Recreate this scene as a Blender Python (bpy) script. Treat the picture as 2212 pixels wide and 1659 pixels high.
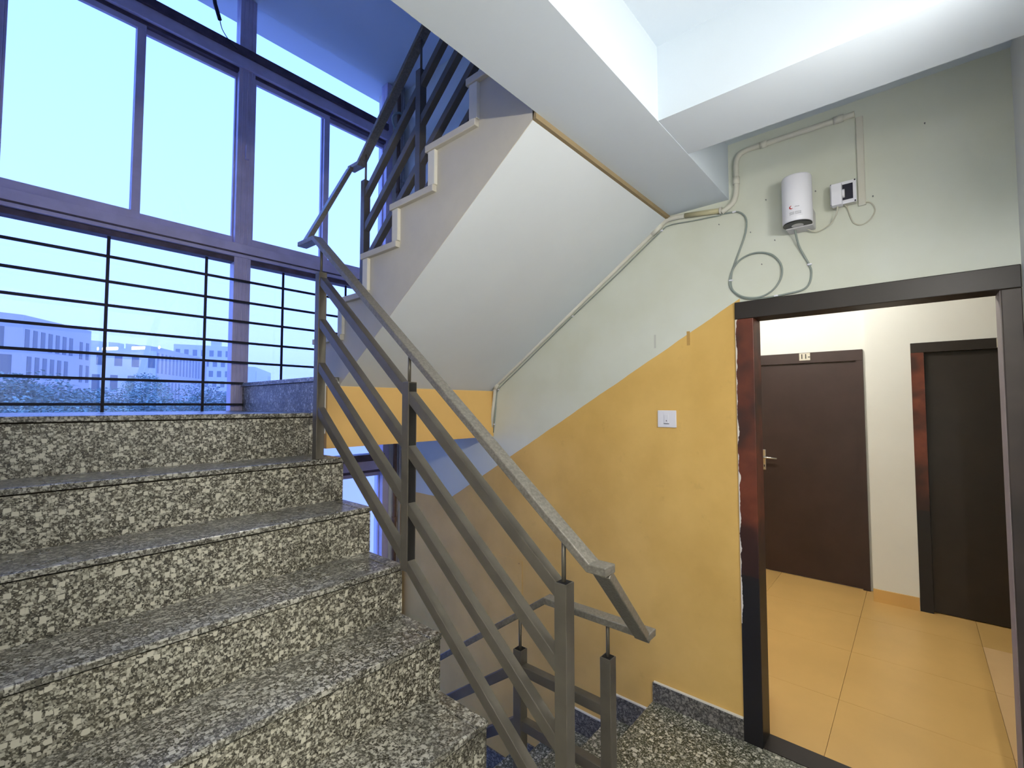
import bpy, bmesh, math, random
from mathutils import Vector, Matrix
random.seed(7)
for o in list(bpy.data.objects): bpy.data.objects.remove(o)
SC = bpy.context.scene
COL = SC.collection

# ------------------------------------------------------------------ camera
H = 1.5985                      # eye height above the lobby floor (lobby floor is z = 0)
cam_d = bpy.data.cameras.new('camera'); cam = bpy.data.objects.new('camera', cam_d); COL.objects.link(cam)
cam.location = (0, 0, H)
cam.rotation_euler = (math.radians(90 + 2.617), 0, math.radians(-48.961))
cam_d.sensor_width = 36; cam_d.lens = 36 * 999.28 / 2212; cam_d.clip_start = 0.02; cam_d.clip_end = 2000
SC.camera = cam

# ------------------------------------------------------------------ world / exposure
SC.view_settings.view_transform = 'Standard'
SC.view_settings.look = 'None'
SC.view_settings.gamma = 1.0
SC.view_settings.use_curve_mapping = False
SC.view_settings.exposure = 0.1
W = bpy.data.worlds.new('sky'); SC.world = W; W.use_nodes = True
nt = W.node_tree; nt.nodes.clear()
wo = nt.nodes.new('ShaderNodeOutputWorld'); bg = nt.nodes.new('ShaderNodeBackground')
tc = nt.nodes.new('ShaderNodeTexCoord'); sp = nt.nodes.new('ShaderNodeSeparateXYZ'); rp = nt.nodes.new('ShaderNodeValToRGB')
nt.links.new(tc.outputs['Generated'], sp.inputs[0]); nt.links.new(sp.outputs['Z'], rp.inputs[0])
rp.color_ramp.elements[0].position = 0.0; rp.color_ramp.elements[0].color = (0.62, 0.98, 1.0, 1)
rp.color_ramp.elements[1].position = 0.6; rp.color_ramp.elements[1].color = (0.40, 0.90, 1.0, 1)
tint = nt.nodes.new('ShaderNodeMix'); tint.data_type = 'RGBA'; tint.blend_type = 'MULTIPLY'; tint.inputs[0].default_value = 1
nt.links.new(rp.outputs[0], tint.inputs[6]); tint.inputs[7].default_value = (1.52, 1.27, 3.5, 1)
nt.links.new(tint.outputs[2], bg.inputs['Color']); bg.inputs['Strength'].default_value = 1.0
nt.links.new(bg.outputs[0], wo.inputs[0])

TUBE_POWER = 350.0               # emission of the two lobby tubes
HALL_POWER = 175.0               # emission of the tube in the hall behind the door
FILL_POWER = 350.0               # emission of the added fill tube left of the camera

# ------------------------------------------------------------------ helpers
def lin(r, g, b):
    f = lambda c: (c / 255 / 12.92) if c / 255 <= 0.04045 else ((c / 255 + 0.055) / 1.055) ** 2.4
    return (f(r), f(g), f(b), 1)

class NB:
    """small node-building helper"""
    def __init__(s, name):
        s.m = bpy.data.materials.new(name); s.m.use_nodes = True; s.t = s.m.node_tree; s.t.nodes.clear()
        s.out = s.t.nodes.new('ShaderNodeOutputMaterial')
        s.pos = s.t.nodes.new('ShaderNodeNewGeometry').outputs['Position']
    def n(s, typ, **kw):
        nd = s.t.nodes.new('ShaderNode' + typ)
        for k, v in kw.items():
            if hasattr(nd, k): setattr(nd, k, v)
            else: nd.inputs[k].default_value = v
        return nd
    def l(s, a, b): s.t.links.new(a, b)
    def math(s, op, a, b=None, c=None, clamp=False):
        nd = s.t.nodes.new('ShaderNodeMath'); nd.operation = op; nd.use_clamp = clamp
        for i, v in enumerate((a, b, c)):
            if v is None: continue
            if isinstance(v, (int, float)): nd.inputs[i].default_value = v
            else: s.l(v, nd.inputs[i])
        return nd.outputs[0]
    def mix(s, fac, a, b, blend='MIX'):
        nd = s.t.nodes.new('ShaderNodeMix'); nd.data_type = 'RGBA'; nd.blend_type = blend
        for i, v in ((0, fac), (6, a), (7, b)):
            if isinstance(v, (int, float)): nd.inputs[i].default_value = v
            elif isinstance(v, tuple): nd.inputs[i].default_value = v
            else: s.l(v, nd.inputs[i])
        return nd.outputs[2]
    def noise(s, scale, detail=3, rough=.55, vec=None):
        nd = s.n('TexNoise'); nd.inputs['Scale'].default_value = scale; nd.inputs['Detail'].default_value = detail
        nd.inputs['Roughness'].default_value = rough
        s.l(vec or s.pos, nd.inputs['Vector']); return nd.outputs[0]
    def ramp(s, v, lo, hi):
        nd = s.n('MapRange'); nd.inputs[1].default_value = lo; nd.inputs[2].default_value = hi; nd.clamp = True
        s.l(v, nd.inputs[0]); return nd.outputs[0]
    def xyz(s):
        nd = s.n('SeparateXYZ'); s.l(s.pos, nd.inputs[0]); return nd.outputs
    def finish(s, color, rough=.6, metallic=0, spec=.5, bump=None, bstr=.1, bdist=.002):
        p = s.n('BsdfPrincipled'); p.inputs['Metallic'].default_value = metallic
        p.inputs['Specular IOR Level'].default_value = spec
        if isinstance(color, tuple): p.inputs['Base Color'].default_value = color
        else: s.l(color, p.inputs['Base Color'])
        if isinstance(rough, (int, float)): p.inputs['Roughness'].default_value = rough
        else: s.l(rough, p.inputs['Roughness'])
        if bump is not None:
            b = s.n('Bump'); b.inputs['Strength'].default_value = bstr; b.inputs['Distance'].default_value = bdist
            s.l(bump, b.inputs['Height']); s.l(b.outputs[0], p.inputs['Normal'])
        s.l(p.outputs[0], s.out.inputs[0]); return s.m

def paint(name, c, rough=.7, var=.06, scale=3.0, metallic=0, spec=.4, grain=90, bstr=.12):
    b = NB(name); n1 = b.noise(scale, 4); n2 = b.noise(grain, 2)
    dark = tuple(x * (1 - 2.2 * var) for x in c[:3]) + (1,)
    col = b.mix(b.ramp(n1, .35, .7), dark, c)
    return b.finish(col, rough, metallic, spec, n2, bstr, .001)

def terrazzo(name, base, chip, dark, gloss=.3, sc=1.0, light=.46, worn=False):
    b = NB(name)
    nz = b.n('TexNoise'); nz.inputs['Scale'].default_value = 22 * sc; nz.inputs['Detail'].default_value = 2
    b.l(b.pos, nz.inputs['Vector'])
    off = b.n('VectorMath', operation='MULTIPLY_ADD'); b.l(nz.outputs['Color'], off.inputs[0])
    off.inputs[1].default_value = (.020 / sc,) * 3; b.l(b.pos, off.inputs[2])
    def vor(scale, feature='F1'):
        v = b.n('TexVoronoi'); v.feature = feature; v.distance = 'CHEBYCHEV'; v.inputs['Scale'].default_value = scale * sc; b.l(off.outputs[0], v.inputs['Vector']); return v
    v1 = vor(70); v2 = vor(34); v3 = vor(150)
    sep = lambda v: [b.t.links.new(v.outputs['Color'], (q := b.n('SeparateColor')).inputs[0]), q][1].outputs
    r1, r2, r3 = sep(v1), sep(v2), sep(v3)
    mid = tuple(.5*(p+q) for p, q in zip(base[:3], chip[:3])) + (1,)
    tone = b.mix(b.ramp(b.noise(5, 3), .35, .65), base, tuple(x * .82 for x in base[:3]) + (1,))
    c = b.mix(b.math('MULTIPLY', b.math('GREATER_THAN', r3[0], .58), b.ramp(v3.outputs['Distance'], .62, .35)), tone, dark)
    c = b.mix(b.math('MULTIPLY', b.math('GREATER_THAN', r3[1], .62), b.ramp(v3.outputs['Distance'], .6, .4)), c, mid)
    inner = b.ramp(v1.outputs['Distance'], .54, .40)
    m0 = b.math('MULTIPLY', b.math('GREATER_THAN', r1[0], 1 - light*1.55), inner)
    m1 = b.math('MULTIPLY', b.math('GREATER_THAN', r1[0], 1 - light), inner)
    m2 = b.math('MULTIPLY', b.math('GREATER_THAN', r2[0], .84), b.ramp(v2.outputs['Distance'], .42, .36))
    chipc = b.mix(r1[1], tuple(x * .74 for x in chip[:3]) + (1,), chip)
    c = b.mix(b.math('MULTIPLY', m0, .6), c, mid)
    c = b.mix(m1, c, chipc)
    c = b.mix(m2, c, chip)
    if worn:        # grime gathered at the railing end of the steps
        x, y, z = b.xyz()
        g = b.math('MULTIPLY', b.ramp(x, .86, 1.02), b.ramp(b.noise(14, 4, .7), .42, .62))
        c = b.mix(b.math('MULTIPLY', g, .62), c, lin(34, 30, 24))
    return b.finish(c, b.math('ADD', gloss, b.math('MULTIPLY', b.noise(9, 2), .18)), 0, .5, m1, .05, .0006)

# ------------------------------------------------------------------ materials
M = {}
M['terrazzo'] = terrazzo('terrazzo_grey', lin(88, 85, 72), lin(200, 197, 181), lin(36, 34, 28), .30, 1.75, .31, True)
M['terrazzo_tread'] = terrazzo('terrazzo_tread', lin(92, 90, 80), lin(186, 184, 172), lin(48, 46, 40), .20, 1.7, .32, True)
M['terrazzo_floor'] = terrazzo('terrazzo_floor', lin(88, 90, 72), lin(200, 198, 180), lin(54, 56, 44), .30, 1.3, .17)
M['granite'] = terrazzo('granite_dark', lin(78, 75, 68), lin(134, 130, 120), lin(38, 36, 32), .4, 1.5, .42)
M['joint'] = paint('joint_dark', lin(44, 36, 26), .9, .05)
M['mauve'] = paint('primed_edge', lin(150, 136, 136), .6, .12, 3)
M['soffit'] = paint('plaster_soffit', lin(220, 227, 232), .8, .02, 2.0)
M['white'] = paint('plaster_white', lin(226, 226, 220), .75, .02, 2.5)
M['ceil'] = paint('plaster_ceiling', lin(212, 222, 231), .8, .01, 2.5)
M['cream'] = paint('plaster_stringer', lin(206, 200, 184), .75, .05, 4)
M['cream_lt'] = paint('plaster_step_edge', lin(226, 222, 206), .75, .03, 12)
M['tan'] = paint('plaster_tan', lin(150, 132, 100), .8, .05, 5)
M['yellow'] = paint('paint_yellow', lin(238, 194, 118), .6, .03, 4)
M['amber'] = paint('hall_tile_amber', lin(218, 176, 108), .3, .05, 2.2, grain=300, bstr=.02)
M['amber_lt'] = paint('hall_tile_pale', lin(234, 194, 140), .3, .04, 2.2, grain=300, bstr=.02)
M['grout'] = paint('hall_grout', lin(168, 122, 66), .8, .03)
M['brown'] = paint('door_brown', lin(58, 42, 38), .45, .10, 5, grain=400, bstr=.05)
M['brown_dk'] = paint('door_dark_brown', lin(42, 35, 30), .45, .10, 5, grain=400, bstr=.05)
M['steel'] = paint('rail_grey_paint', lin(98, 93, 83), .42, .10, 14, .25, .5, 220, .1)
b = NB('handrail_grey_paint')
wv = b.ramp(b.noise(110, 5, .75), .40, .68)
M['steel_top'] = b.finish(b.mix(wv, lin(100, 96, 87), lin(132, 128, 119)), .38, .2, .5, b.noise(160, 2), .12, .001)
M['hollow'] = paint('tube_hollow', lin(22, 21, 20), .9, .05)
M['alu'] = paint('aluminium_frame', lin(204, 196, 224), .42, .08, 8, .0, .5, 200, .05)
M['alu_dk'] = paint('aluminium_dirty', lin(96, 84, 96), .6, .18, 18, .1, .4, 120, .2)
M['bar'] = paint('grille_bar', lin(26, 26, 34), .6, .08)
M['pvc'] = paint('pvc_white', lin(214, 212, 200), .5, .03, 10)
M['pvc_old'] = paint('pvc_yellowed', lin(190, 184, 148), .5, .05, 10)
M['dev'] = paint('plastic_white', lin(232, 232, 240), .35, .005, 5, grain=500, bstr=.01)
M['dev_sh'] = paint('plastic_bracket', lin(206, 204, 206), .5, .01, 5)
M['black'] = paint('plastic_black', lin(18, 18, 20), .4, .02)
M['navy'] = paint('socket_dark', lin(30, 30, 48), .4, .04)
M['cable'] = paint('cable_grey', lin(140, 150, 144), .5, .02)
M['cable_dk'] = paint('cable_black', lin(30, 32, 44), .5, .02)
M['cord'] = paint('cord_cream', lin(200, 198, 180), .5, .02)
M['red'] = paint('logo_red', lin(190, 44, 44), .5, .01)
M['ink'] = paint('ink_grey', lin(110, 110, 118), .6, .01)
M['ink_dk'] = paint('ink_dark', lin(36, 34, 32), .6, .01)
M['plate'] = paint('plate_cream', lin(206, 200, 184), .5, .02)
M['chrome'] = paint('handle_metal', lin(196, 194, 188), .25, .02, 5, .8)
M['tape'] = paint('tape_brown', lin(190, 150, 84), .6, .02)
M['tape_w'] = paint('tape_pale', lin(196, 198, 190), .6, .02)
M['pipe'] = paint('pipe_brown', lin(120, 92, 70), .6, .1, 20)
M['pipe_w'] = paint('pipe_pale', lin(176, 172, 168), .6, .05, 20)
M['bldg'] = paint('facade_grey', lin(188, 186, 188), .8, .03, .2, bstr=0)
M['bldg_lt'] = paint('facade_pale', lin(222, 220, 218), .8, .03, .2, bstr=0)
M['pane_far'] = paint('far_glass', lin(70, 90, 104), .3, .08, .4, bstr=0)
M['leaf'] = paint('foliage', lin(120, 160, 150), .6, .3, .6, bstr=0)
M['leaf2'] = paint('foliage_pale', lin(150, 186, 164), .6, .25, .6, bstr=0)
M['bark'] = paint('bark', lin(90, 78, 70), .8, .1)
M['ground'] = paint('ground', lin(110, 120, 110), .9, .1, .05, bstr=0)

b = NB('window_glass')
tr = b.n('BsdfTransparent'); tr.inputs[0].default_value = (.93, .97, 1, 1)
gl = b.n('BsdfGlossy'); gl.inputs['Roughness'].default_value = 0.0; gl.inputs[0].default_value = (1, 1, 1, 1)
ms = b.n('MixShader'); ms.inputs[0].default_value = .045
b.l(tr.outputs[0], ms.inputs[1]); b.l(gl.outputs[0], ms.inputs[2]); b.l(ms.outputs[0], b.out.inputs[0]); M['glass'] = b.m

def emit(name, col, strength):
    b = NB(name); e = b.n('Emission'); e.inputs[0].default_value = col; e.inputs[1].default_value = strength
    b.l(e.outputs[0], b.out.inputs[0]); return b.m
M['tube'] = emit('tube_lit', (1.0, .98, .93, 1), TUBE_POWER)
M['tube_dim'] = emit('tube_dim_lit', (1.0, .97, .92, 1), TUBE_POWER*.45)  # left tube dimmed so the right one throws the stronger shadow
M['tube_fill'] = emit('tube_fill_lit', (1.0, .96, .86, 1), FILL_POWER)
M['tube_back'] = emit('tube_back_lit', (1.0, .98, .93, 1), TUBE_POWER*.12)
M['tube_hall'] = emit('tube_hall_lit', (1.0, .96, .88, 1), HALL_POWER)

# right wall: cream above, yellow dado below a sloping border, old paint smears
b = NB('wall_right_two_tone'); x, y, z = b.xyz()
line = b.math('MAXIMUM', b.math('MULTIPLY_ADD', y, -.587, 2.503), .86)
line = b.math('ADD', line, b.math('MULTIPLY', b.math('SUBTRACT', b.noise(7, 2), .5), .012))
below = b.math('LESS_THAN', z, line)
below = b.math('MULTIPLY', below, b.math('GREATER_THAN', y, .64))
up = b.mix(b.ramp(b.noise(2.2, 4), .35, .7), lin(208, 211, 196), lin(217, 221, 211))
dn = b.mix(b.ramp(b.noise(3.0, 5), .3, .65), lin(208, 168, 92), lin(224, 184, 106))
smear = b.math('MULTIPLY', b.ramp(b.noise(9, 5, .7), .62, .8), .25)
dn = b.mix(smear, dn, lin(150, 112, 60))
M['wall_r'] = b.finish(b.mix(below, up, dn), .62, 0, .35, b.noise(120, 2), .1, .001)

# door frame: dark brown, left jamb half repainted: reddish above, near black low down, white paint drips at the wall side
b = NB('jamb_brown'); x, y, z = b.xyz()
zz = b.math('ADD', z, b.math('MULTIPLY', b.math('SUBTRACT', b.noise(30, 2), .5), .02))
c = b.mix(b.ramp(b.noise(10, 4), .3, .7), lin(86, 40, 24), lin(112, 56, 36))
c = b.mix(b.ramp(b.noise(4, 2), .45, .6), c, lin(58, 32, 24))
c = b.mix(b.ramp(zz, 1.05, .85), c, lin(48, 28, 24))
c = b.mix(b.math('LESS_THAN', zz, .78), c, lin(26, 24, 26))
edge = b.math('ADD', y, b.math('MULTIPLY', b.math('SUBTRACT', b.noise(14, 3), .5), .035))
drip = b.math('MULTIPLY', b.math('GREATER_THAN', edge, .656), b.math('GREATER_THAN', z, .55))
c = b.mix(drip, c, lin(224, 216, 204))
M['jamb'] = b.finish(c, .45, 0, .4, b.noise(200, 2), .06, .001)
b = NB('jamb_right'); x, y, z = b.xyz()
c = b.mix(b.ramp(b.noise(4, 3), .3, .7), lin(44, 38, 34), lin(66, 56, 50))
M['jamb_r'] = b.finish(c, .45, 0, .4)

# ------------------------------------------------------------------ mesh helpers
class MB:
    def __init__(s): s.v = []; s.f = []
    def box(s, x0, x1, y0, y1, z0, z1):
        i = len(s.v)
        s.v += [(x0, y0, z0), (x1, y0, z0), (x1, y1, z0), (x0, y1, z0), (x0, y0, z1), (x1, y0, z1), (x1, y1, z1), (x0, y1, z1)]
        s.f += [(i, i+3, i+2, i+1), (i+4, i+5, i+6, i+7), (i, i+1, i+5, i+4), (i+1, i+2, i+6, i+5), (i+2, i+3, i+7, i+6), (i+3, i, i+4, i+7)]
        return s
    def prism_yz(s, pts, x0, x1):
        n = len(pts); i = len(s.v)
        s.v += [(x0, p[0], p[1]) for p in pts] + [(x1, p[0], p[1]) for p in pts]
        s.f += [tuple(range(i, i+n)), tuple(range(i+2*n-1, i+n-1, -1))]
        s.f += [(i+k, i+n+k, i+n+(k+1) % n, i+(k+1) % n) for k in range(n)]
        return s
    def bar(s, p0, p1, w, h, side):
        """box from p0 to p1; w along side axis, h across"""
        p0 = Vector(p0); p1 = Vector(p1); d = (p1-p0).normalized(); sd = Vector(side); sd = (sd - d*sd.dot(d)).normalized(); u = sd.cross(d)
        i = len(s.v)
        for p in (p0, p1):
            for a, c in ((-1, -1), (1, -1), (1, 1), (-1, 1)): s.v.append(tuple(p + sd*(a*w/2) + u*(c*h/2)))
        s.f += [(i, i+1, i+2, i+3), (i+7, i+6, i+5, i+4)] + [(i+k, i+4+k, i+4+(k+1) % 4, i+(k+1) % 4) for k in range(4)]
        return s
    def strip_yz(s, path, th, x0, x1):
        """rectangular rail following a path of (y,z) bottom points, thickness th, mitred"""
        P = [Vector(p) for p in path]; top = []
        for k, p in enumerate(P):
            ns = []
            if k > 0: d = (P[k]-P[k-1]).normalized(); ns.append(Vector((-d.y, d.x)))
            if k < len(P)-1: d = (P[k+1]-P[k]).normalized(); ns.append(Vector((-d.y, d.x)))
            n = sum(ns, Vector((0, 0))).normalized(); n = n * (th / n.dot(ns[0])); top.append(p + n)
        m = len(P); i = len(s.v)
        for k in range(m):
            for xx, q in ((x0, P[k]), (x1, P[k]), (x1, top[k]), (x0, top[k])): s.v.append((xx, q.x, q.y))
        for k in range(m-1):
            a = i+4*k; s.f += [(a+j, a+(j+1) % 4, a+4+(j+1) % 4, a+4+j) for j in range(4)]
        s.f += [(i+3, i+2, i+1, i), (i+4*m-4, i+4*m-3, i+4*m-2, i+4*m-1)]
        return s
    def tube(s, pts, r, n=10, cap=True):
        P = [Vector(p) for p in pts]; i0 = len(s.v); up = Vector((.31, .21, .93)); prev = None
        for k, p in enumerate(P):
            d = (P[min(k+1, len(P)-1)] - P[max(k-1, 0)]).normalized()
            a = (prev - d*prev.dot(d)).normalized() if prev else d.cross(up).normalized()
            prev = a; c = d.cross(a)
            rr = r[k] if isinstance(r, (list, tuple)) else r
            for j in range(n):
                t = 2*math.pi*j/n; s.v.append(tuple(p + a*(rr*math.cos(t)) + c*(rr*math.sin(t))))
        for k in range(len(P)-1):
            for j in range(n):
                q = i0+k*n; s.f.append((q+j, q+(j+1) % n, q+n+(j+1) % n, q+n+j))
        if cap: s.f += [tuple(range(i0+n-1, i0-1, -1)), tuple(range(i0+(len(P)-1)*n, i0+len(P)*n))]
        return s
    def ring_ellipse(s, cx, cy, z0, z1, rx, ry, n=32, cap=True):
        i = len(s.v)
        for zz in (z0, z1):
            for j in range(n): t = 2*math.pi*j/n; s.v.append((cx+rx*math.cos(t), cy+ry*math.sin(t), zz))
        s.f += [(i+j, i+(j+1) % n, i+n+(j+1) % n, i+n+j) for j in range(n)]
        if cap: s.f += [tuple(range(i+n-1, i-1, -1)), tuple(range(i+n, i+2*n))]
        return s
    def mesh(s, name):
        me = bpy.data.meshes.new(name); me.from_pydata(s.v, [], s.f); me.update()
        bm = bmesh.new(); bm.from_mesh(me); bmesh.ops.recalc_face_normals(bm, faces=bm.faces); bm.to_mesh(me); bm.free()
        return me
    def build(s, name, mat, parent=None, bevel=0, smooth=False):
        me = s.mesh(name); me.materials.append(M[mat] if isinstance(mat, str) else mat)
        o = bpy.data.objects.new(name, me); COL.objects.link(o)
        if parent is not None: o.parent = parent
        if bevel:
            bv = o.modifiers.new('bevel', 'BEVEL'); bv.width = bevel; bv.segments = 2; bv.limit_method = 'ANGLE'; bv.angle_limit = math.radians(40)
        if smooth:
            for p in me.polygons: p.use_smooth = len(p.vertices) == 4
        return o

def tag(o, label=None, cat=None, group=None, kind=None):
    if label: o['label'] = label
    if cat: o['category'] = cat
    if group: o['group'] = group
    if kind: o['kind'] = kind
    return o
def empty(name):
    o = bpy.data.objects.new(name, None); COL.objects.link(o); o.empty_display_size = .1; return o
def thing(name, label, cat, group=None): return tag(empty(name), label, cat, group)
def box(x0, x1, y0, y1, z0, z1): return MB().box(x0, x1, y0, y1, z0, z1)
def struct(name, mb, mat, label, cat, bevel=0):
    return tag(mb.build(name, mat, None, bevel), label, cat, kind='structure')
def text(s, size, ext, name, mat, parent, loc, extra=1.0):
    """lettering on a face that looks towards -X"""
    cu = bpy.data.curves.new('t', 'FONT'); cu.body = s; cu.size = size; cu.extrude = ext; cu.offset = .0010 * size / .062; cu.align_x = 'CENTER'; cu.align_y = 'CENTER'
    t = bpy.data.objects.new('t', cu); COL.objects.link(t)
    me = bpy.data.meshes.new_from_object(t.evaluated_get(bpy.context.evaluated_depsgraph_get()))
    bpy.data.objects.remove(t)
    me.transform(Matrix(((0, 0, -1, loc[0]), (-extra, 0, 0, loc[1]), (0, 1, 0, loc[2]), (0, 0, 0, 1))))
    me.materials.append(M[mat]); o = bpy.data.objects.new(name, me); COL.objects.link(o); o.parent = parent; return o
def smooth_path(pts, sub=8, closed=False):
    """Catmull-Rom"""
    P = [Vector(p) for p in pts]; out = []
    for k in range(len(P)-1):
        p0 = P[max(k-1, 0)]; p1 = P[k]; p2 = P[k+1]; p3 = P[min(k+2, len(P)-1)]
        for j in range(sub):
            t = j/sub; out.append(.5*((2*p1)+(p2-p0)*t+(2*p0-5*p1+4*p2-p3)*t*t+(3*p1-p0-3*p2+p3)*t**3))
    return out+[P[-1]]

# ------------------------------------------------------------------ key planes
XW = 2.455          # right wall
YW = 3.47           # window plane
XL = -0.15          # wall left of the stairs
XS = 1.262          # open side of the upper and lower flights
ZL = 1.5595         # half landing
YR = -.305           # rear wall of the lobby

# ------------------------------------------------------------------ shell
wr = MB()
wr.box(XW, XW+.2, .662, 3.75, -1.75, 4.62)
wr.box(XW, XW+.2, -.303, .662, 2.107, 4.62).box(XW, XW+.2, -.303, .662, -1.75, -.02)
wr.box(XW, XW+.2, YR-.2, -.303, -1.75, 4.62)
struct('wall_right', wr, 'wall_r', 'right wall, cream above and ochre yellow below a slanting border', 'wall')
struct('wall_rear', box(-1.8, XW+.2, YR-.2, YR, -1.75, 4.62), 'white', 'white wall behind the lobby at the right edge of the picture', 'wall')
lw = MB().box(XL-.2, XL, .6, 3.75, -1.75, 4.62).box(-1.8, -1.6, YR, .8, -.2, 4.62).box(-1.6, XL-.2, .6, .8, -.2, 4.62)
struct('wall_left', lw, 'white', 'white wall on the outer side of the rising stairs', 'wall')
struct('wall_front', MB().box(2.34, XW, YW-.02, YW+.2, -1.75, 4.62).box(XL, 0.0, YW+.03, YW+.2, -1.75, 4.62), 'white', 'white wall pier between the stair window and the right wall', 'wall')
# lobby floor, L-shaped round the down flight
fl = MB().box(-1.6, 1.12, YR, .62, -.16, 0).box(1.12, XW, YR, 1.10, -.16, 0).box(-1.6, XL, .62, .7, -.16, 0)
struct('floor', fl, 'terrazzo_floor', 'grey green terrazzo lobby floor in front of the doorway', 'floor')
struct('floor_lower', box(XL, XW, YR, YW+.2, -1.75, -1.52), 'terrazzo_floor', 'terrazzo half landing at the bottom of the descending flight', 'floor')
# ceiling of the lobby with its down-stand beams
struct('ceiling', box(-1.6, XW, YR, .97, 2.92, 3.08), 'ceil', 'white lobby ceiling panel framed by deep beams', 'ceiling')
struct('trim_1', box(-1.6, XW, .68, .985, 2.638, 2.95), 'ceil', 'white ceiling beam running across at the head of the stairs', 'beam')
struct('trim_2', box(1.597, 1.895, YR, .68, 2.64, 2.95), 'ceil', 'white ceiling beam running above the doorway towards the camera', 'beam')
struct('ceiling_upper', box(XL-.2, XW+.2, YR-.2, 3.75, 4.465, 4.62), 'ceil', 'underside of the next half landing above the tall window', 'ceiling')
# half landing: left half at ZL, right half one riser higher
la = struct('floor_landing', box(XL, 1.18, 2.47, YW+.02, ZL-.02, ZL), 'terrazzo_tread', 'polished terrazzo half landing in front of the tall window', 'floor')
box(XL, 1.10, 2.23, YW+.15, 1.36, ZL-.021).build('landing_slab', 'white', la)
lr = struct('floor_raised_landing', box(1.155, XW, 2.33, YW+.02, 1.725, 1.748), 'terrazzo_tread', 'raised right half of the landing, one step up', 'floor')
box(1.18, XW, 2.33, YW+.15, 1.45, 1.724).build('landing_slab', 'white', lr)
box(1.172, 1.1795, 2.33, YW, ZL, 1.722).build('riser', 'terrazzo', lr)
struct('trim_3', box(1.19, XW, 2.315, 2.50, 1.372, 1.70), 'yellow', 'ochre yellow landing beam under the upper flight', 'beam')
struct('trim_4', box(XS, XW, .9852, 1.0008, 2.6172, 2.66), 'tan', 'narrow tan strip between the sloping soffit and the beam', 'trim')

# ------------------------------------------------------------------ stairs rising to the landing
T_ = 2.2
ny = [T_*(1-.104*i) for i in range(8)]
nzb = [H-T_*q for q in (.0259, .1176, .2035, .2888, .3748, .4656, .5524, .6396)]   # underside of each tread slab
sf = thing('stair_flight', 'speckled grey terrazzo stairs rising from the foreground to the window landing', 'stairs')
pts = []
for i in range(8):
    pts += [(ny[i]+.022, nzb[i]), (ny[i]+.022, nzb[i+1]+.0 if i < 7 else 0.0)]
body = [(2.23, 1.36), (2.23, nzb[0])] + pts + [(ny[7]+.022, -.16), (.62, -.16)]
MB().prism_yz(body, XL, 1.104).build('stair_slab', 'cream_lt', sf)
for i in range(8):
    back = 2.472 if i == 0 else ny[i-1]+.016
    for (xa, xb, nm) in ((XL, 1.046, 'tread'), (1.048, 1.10, 'tread_end')):
        box(xa, xb, ny[i], back, nzb[i], nzb[i]+.02).build(nm, 'terrazzo_tread', sf, .004)
    zb = nzb[i+1]+.02 if i < 7 else 0
    for (xa, xb, nm) in ((XL, 1.044, 'riser'), (1.047, 1.10, 'riser_end')):
        box(xa, xb, ny[i]+.010, ny[i]+.024, zb, nzb[i]-.005).build(nm, 'terrazzo', sf)
    box(XL, 1.10, ny[i]+.017, ny[i]+.0225, nzb[i]-.005, nzb[i]).build('mortar_joint', 'joint', sf)

# ------------------------------------------------------------------ upper flight (towards the camera) with plastered side
uf = thing('stair_flight', 'cream plastered upper flight with stepped side and white sloping soffit', 'stairs')
uy = [2.585, 2.325, 2.085, 1.833, 1.5685, 1.311, 1.05]
uz = [1.975, 2.172, 2.365, 2.548, 2.732, 2.912, 3.09]
prof = [(uy[0], 1.72)]
for k in range(7):
    prof.append((uy[k], uz[k]-.028)); prof.append((uy[k+1] if k < 6 else .99, uz[k]-.028))
prof += [(.99, 2.66), (1.001, 2.618), (2.33, 1.703), (2.45, 1.68)]
MB().prism_yz(prof, XS, XW).build('stringer', 'cream', uf)
so = MB(); so.v = [(XS+.002, 1.001, 2.6165), (XW-.001, 1.001, 2.6165), (XW-.001, 2.33, 1.7015), (XS+.002, 2.33, 1.7015)]
so.v += [(a, c, d+.004) for a, c, d in so.v]; so.f = [(0, 1, 2, 3), (7, 6, 5, 4), (0, 4, 5, 1), (1, 5, 6, 2), (2, 6, 7, 3), (3, 7, 4, 0)]
so.build('soffit', 'soffit', uf)
for k in range(7):
    zb = uz[k-1] if k else 1.748
    box(XS-.016, XW-.002, uy[k]-.042, uy[k]+.004, zb, uz[k]-.030).build('riser', 'cream_lt', uf, .003)
    yb = uy[k+1]+.003 if k < 6 else .99
    box(XS-.022, XW-.002, yb-.04, uy[k]+.018, uz[k]-.03, uz[k]).build('tread', 'cream', uf, .003)

# ------------------------------------------------------------------ flight going down on the right
df = thing('stair_flight', 'terrazzo flight going down beside the ochre wall', 'stairs')
dy = 1.12; dt = .256; dr = .19
prof = [(1.10, -.16), (1.10, -.03)]
for k in range(8):
    prof += [(dy+dt*k-.014, -dr*k-.022), (dy+dt*k-.014, -dr*(k+1)-.022)]
prof += [(dy+dt*8, -dr*8-.022), (dy+dt*8, -1.70), (2.9, -1.70)]
MB().prism_yz(prof, XS, XW-.001).build('stair_slab', 'cream_lt', df)
for k in range(8):
    box(XS-.01, XW-.002, dy+dt*(k-1)-.012 if k else 1.10, dy+dt*k, -dr*k-.02, -dr*k).build('tread', 'terrazzo_floor', df, .004)
    box(XS, XW-.002, dy+dt*k-.024, dy+dt*k-.012, -dr*(k+1), -dr*k-.022).build('riser', 'terrazzo', df)
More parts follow.
